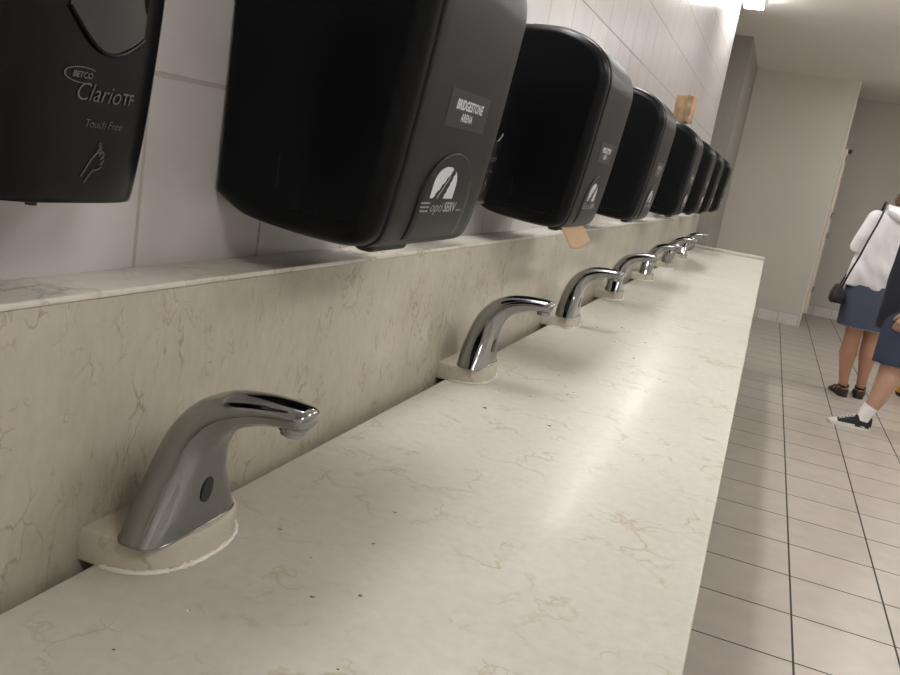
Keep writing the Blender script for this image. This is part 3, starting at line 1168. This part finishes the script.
add_hand(mb, (.050, -.215, .765), (-.50, 0, -.86), (-.3, -1, 0.1), 1, .175, .42)
add_hand(mb, (.150, .22, .77), (-.15, 0, -.98), (-.3, 1, 0), -1, .175, .42)
Pp = add_head(mb, (.03, 0, 1.555), (-1, 0, -.02))
pb = mb.build('body', M['skin2'], p2, remesh=.0045, smoothing=4)
face(Pp, pb)
mb = MB()
tp = [(.046, .632, .148, .165), (.046, .70, .150, .172), (.048, .85, .150, .178), (.052, 1.0, .150, .172), (.056, 1.12, .150, .172), (.060, 1.22, .142, .178), (.060, 1.29, .115, .165),
      (.058, 1.34, .080, .105), (.054, 1.375, .062, .066)]
mb.loft([ell(x, 0, z, a, b, 36, .05, 12.) for x, z, a, b in smooth_path(tp, 4)])
mb.limb([(.070, -.170, 1.28), (.110, -.215, 1.15), (.150, -.230, 1.03), (.105, -.226, .91), (.062, -.217, .79)], [.064, .062, .058, .050, .043], 18)
mb.limb([(.070, .170, 1.28), (.110, .215, 1.15), (.14, .240, 1.02), (.148, .232, .92), (.150, .222, .80)], [.064, .062, .058, .050, .043], 18)
mb.build('navy_top', M['navy'], p2, remesh=.007, smoothing=4)
mb = MB()
mb.loft([ell(.052, 0, .70, .135, .17), ell(.055, 0, .80, .130, .178), ell(.056, 0, .92, .118, .160)])
mb.loft([ell(.052, -.088, .436, .134, .098, 28, .05), ell(.052, -.088, .55, .132, .100, 28, .05), ell(.054, -.085, .70, .128, .098), ell(.056, -.075, .84, .11, .088)])
mb.loft([ell(.22, .092, .45, .125, .098, 28, .05), ell(.175, .09, .56, .128, .098, 28, .05), ell(.105, .085, .70, .128, .098), ell(.06, .075, .84, .11, .088)])
sh = mb.build('shorts', M['shorts'], p2, remesh=.007, smoothing=3)
mb = MB()
for j in range(90):
    an = 2 * math.pi * j / 90
    p = Vector((.052 + .131 * math.cos(an), -.088 + .095 * math.sin(an), .442))
    mb.tube([p, p + Vector((rng.uniform(-.005, .005), rng.uniform(-.005, .005), -rng.uniform(.005, .016)))], .0011, 4)
mb.build('frayed_hem', M['shorts'], sh)


def sneaker(loc, yaw, pitch):
    """low canvas shoe; built toe along -x, heel at 0"""
    T = Matrix.Translation(loc) @ Matrix.Rotation(yaw, 4, 'Z') @ Matrix.Rotation(pitch, 4, 'Y')

    def tf(mb_):
        mb_.v = [T @ v for v in mb_.v]
        return mb_
    out = [(.004, .016), (-.008, .026), (-.04, .032), (-.09, .033), (-.14, .040), (-.185, .045), (-.22, .041), (-.243, .027), (-.252, .010)]
    ring = [(x, w_) for x, w_ in out] + [(x, -w_) for x, w_ in reversed(out)]
    upper = MB()
    secs = []
    for x, hw, zt in ((.002, .018, .076), (-.012, .028, .090), (-.04, .032, .090), (-.075, .033, .088), (-.10, .034, .083), (-.13, .038, .069), (-.165, .041, .054), (-.20, .040, .040), (-.228, .032, .034), (-.244, .016, .028)):
        secs.append([(x, hw * math.cos(t), .016 + (zt - .016) * (math.sin(t) ** .8)) for t in [math.pi * k / 16 for k in range(17)]] + [(x, -hw * .8, .012), (x, hw * .8, .012)])
    u = tf(upper.loft(secs)).build('sneaker', M['canvas'], p2, angle=60)
    so = MB()
    so.loft([[(x * k, w_ * k + 0, z) for x, w_ in ring] for z, k in ((0, .985), (.004, 1.0), (.024, 1.0), (.027, .97))])
    tf(so).build('sole', M['rubber'], u, angle=40)
    tc = MB()
    secs = []
    for x, hw, zt in ((-.198, .0415, .0415), (-.212, .040, .040), (-.228, .0345, .036), (-.242, .022, .031), (-.250, .008, .026)):
        secs.append([(x, hw * math.cos(t), .014 + (zt - .014) * (math.sin(t) ** .8)) for t in [math.pi * k / 14 for k in range(15)]])
    tf(tc.loft(secs)).build('toe_cap', M['rubber'], u, angle=60)
    lc = MB()
    for k in range(5):
        x = -.105 - .018 * k
        z = .083 - .0082 * k - (.002 if k < 2 else 0)
        for e in (-1, 1):
            lc.tube([(x, -e * .019, z - .004), (x - .004, 0, z + .003), (x - .010, e * .019, z - .007)], .0032, 6)
    lc.limb([(-.102, 0, .087), (-.106, -.022, .086), (-.118, -.030, .074)], [.003] * 3, 6)
    lc.limb([(-.102, 0, .087), (-.112, .020, .084), (-.124, .026, .072)], [.003] * 3, 6)
    tf(lc).build('laces', M['rubber'], u)
    # pale seam piping round the ankle opening
    return u


sneaker((.012, -.083, 0), .10, 0)
sneaker((.572, .09, .104), 0, -.42)
for pts in ([(.012, -.085, .215), (-.012, -.085, .155), (-.034, -.085, .095), (-.038, -.086, .055)], [(.41, .09, .235), (.455, .09, .185), (.50, .09, .135), (.515, .09, .11)]):
    mb = MB()
    mb.tube([Vector(p) for p in pts][1:], [(.044, .046), (.039, .041), (.037, .040)], 18)
    mb.build('sock', M['sock'], p2)
mb = MB()
hd = [(.035, 0, 1.682, .03, .03), (.037, 0, 1.668, .062, .052), (.040, 0, 1.635, .092, .076), (.048, 0, 1.59, .094, .083), (.062, 0, 1.54, .078, .080), (.072, 0, 1.50, .056, .070), (.078, 0, 1.465, .03, .05)]
mb.loft([ell(x, y, z, a, b, 36, .10, 8.) for x, y, z, a, b in smooth_path(hd, 3)])
mb.build('hair', M['hair'], p2)

# --- the yellow bin behind them
bn = thing('waste_bin', 'round yellow plastic bin with a dark base at the right edge behind the navy shorts', 'bin', W(3.36, 18.45, -3.12))
MB().loft([ell(0, 0, .018, .160, .160, 36), ell(0, 0, .40, .182, .182, 36), ell(0, 0, .40, .172, .172, 36), ell(0, 0, .035, .150, .150, 36)]).build('bucket', M['yellow'], bn)
MB().loft([ell(0, 0, .392, .182, .182, 36), ell(0, 0, .392, .194, .194, 36), ell(0, 0, .412, .194, .194, 36), ell(0, 0, .412, .172, .172, 36)]).build('rim', M['yellow'], bn)
MB().loft([ell(0, 0, 0, .158, .158, 36), ell(0, 0, .026, .164, .164, 36)]).build('base_ring', M['rub'], bn)

# ------------------------------------------------------------------ camera
f = 876.2819
Vy = Vector((325, -132.5, f)).normalized()
dn = Vector((-705, 4066, f)).normalized()
dn = (dn - Vy * dn.dot(Vy)).normalized()
rt = dn.cross(Vy)
cam = bpy.data.cameras.new('camera')
co = bpy.data.objects.new('camera', cam)
C.objects.link(co)
cam.sensor_fit = 'HORIZONTAL'
cam.sensor_width = 36
cam.lens = f / 900 * 36
cam.clip_start = .02
Rm = Matrix((rt, Vy, -dn))            # rows: world axes in image axes (right, down, forward)
cols = Matrix((Rm.col[0], -Rm.col[1], -Rm.col[2])).transposed()
co.matrix_world = Matrix.Translation((0, 0, CAMZ)) @ cols.to_4x4()
bpy.context.scene.camera = co

w = bpy.data.worlds.new('world')
bpy.context.scene.world = w
w.use_nodes = True
w.node_tree.nodes['Background'].inputs[0].default_value = (.9, .95, 1, 1)
w.node_tree.nodes['Background'].inputs[1].default_value = .02
vs = bpy.context.scene.view_settings
vs.view_transform = 'Standard'
vs.look = 'None'
vs.gamma = 1
vs.exposure = .50
vs.use_curve_mapping = False
bpy.context.scene.cycles.max_bounces = 10
bpy.context.scene.cycles.diffuse_bounces = 6
bpy.context.scene.cycles.use_denoising = True
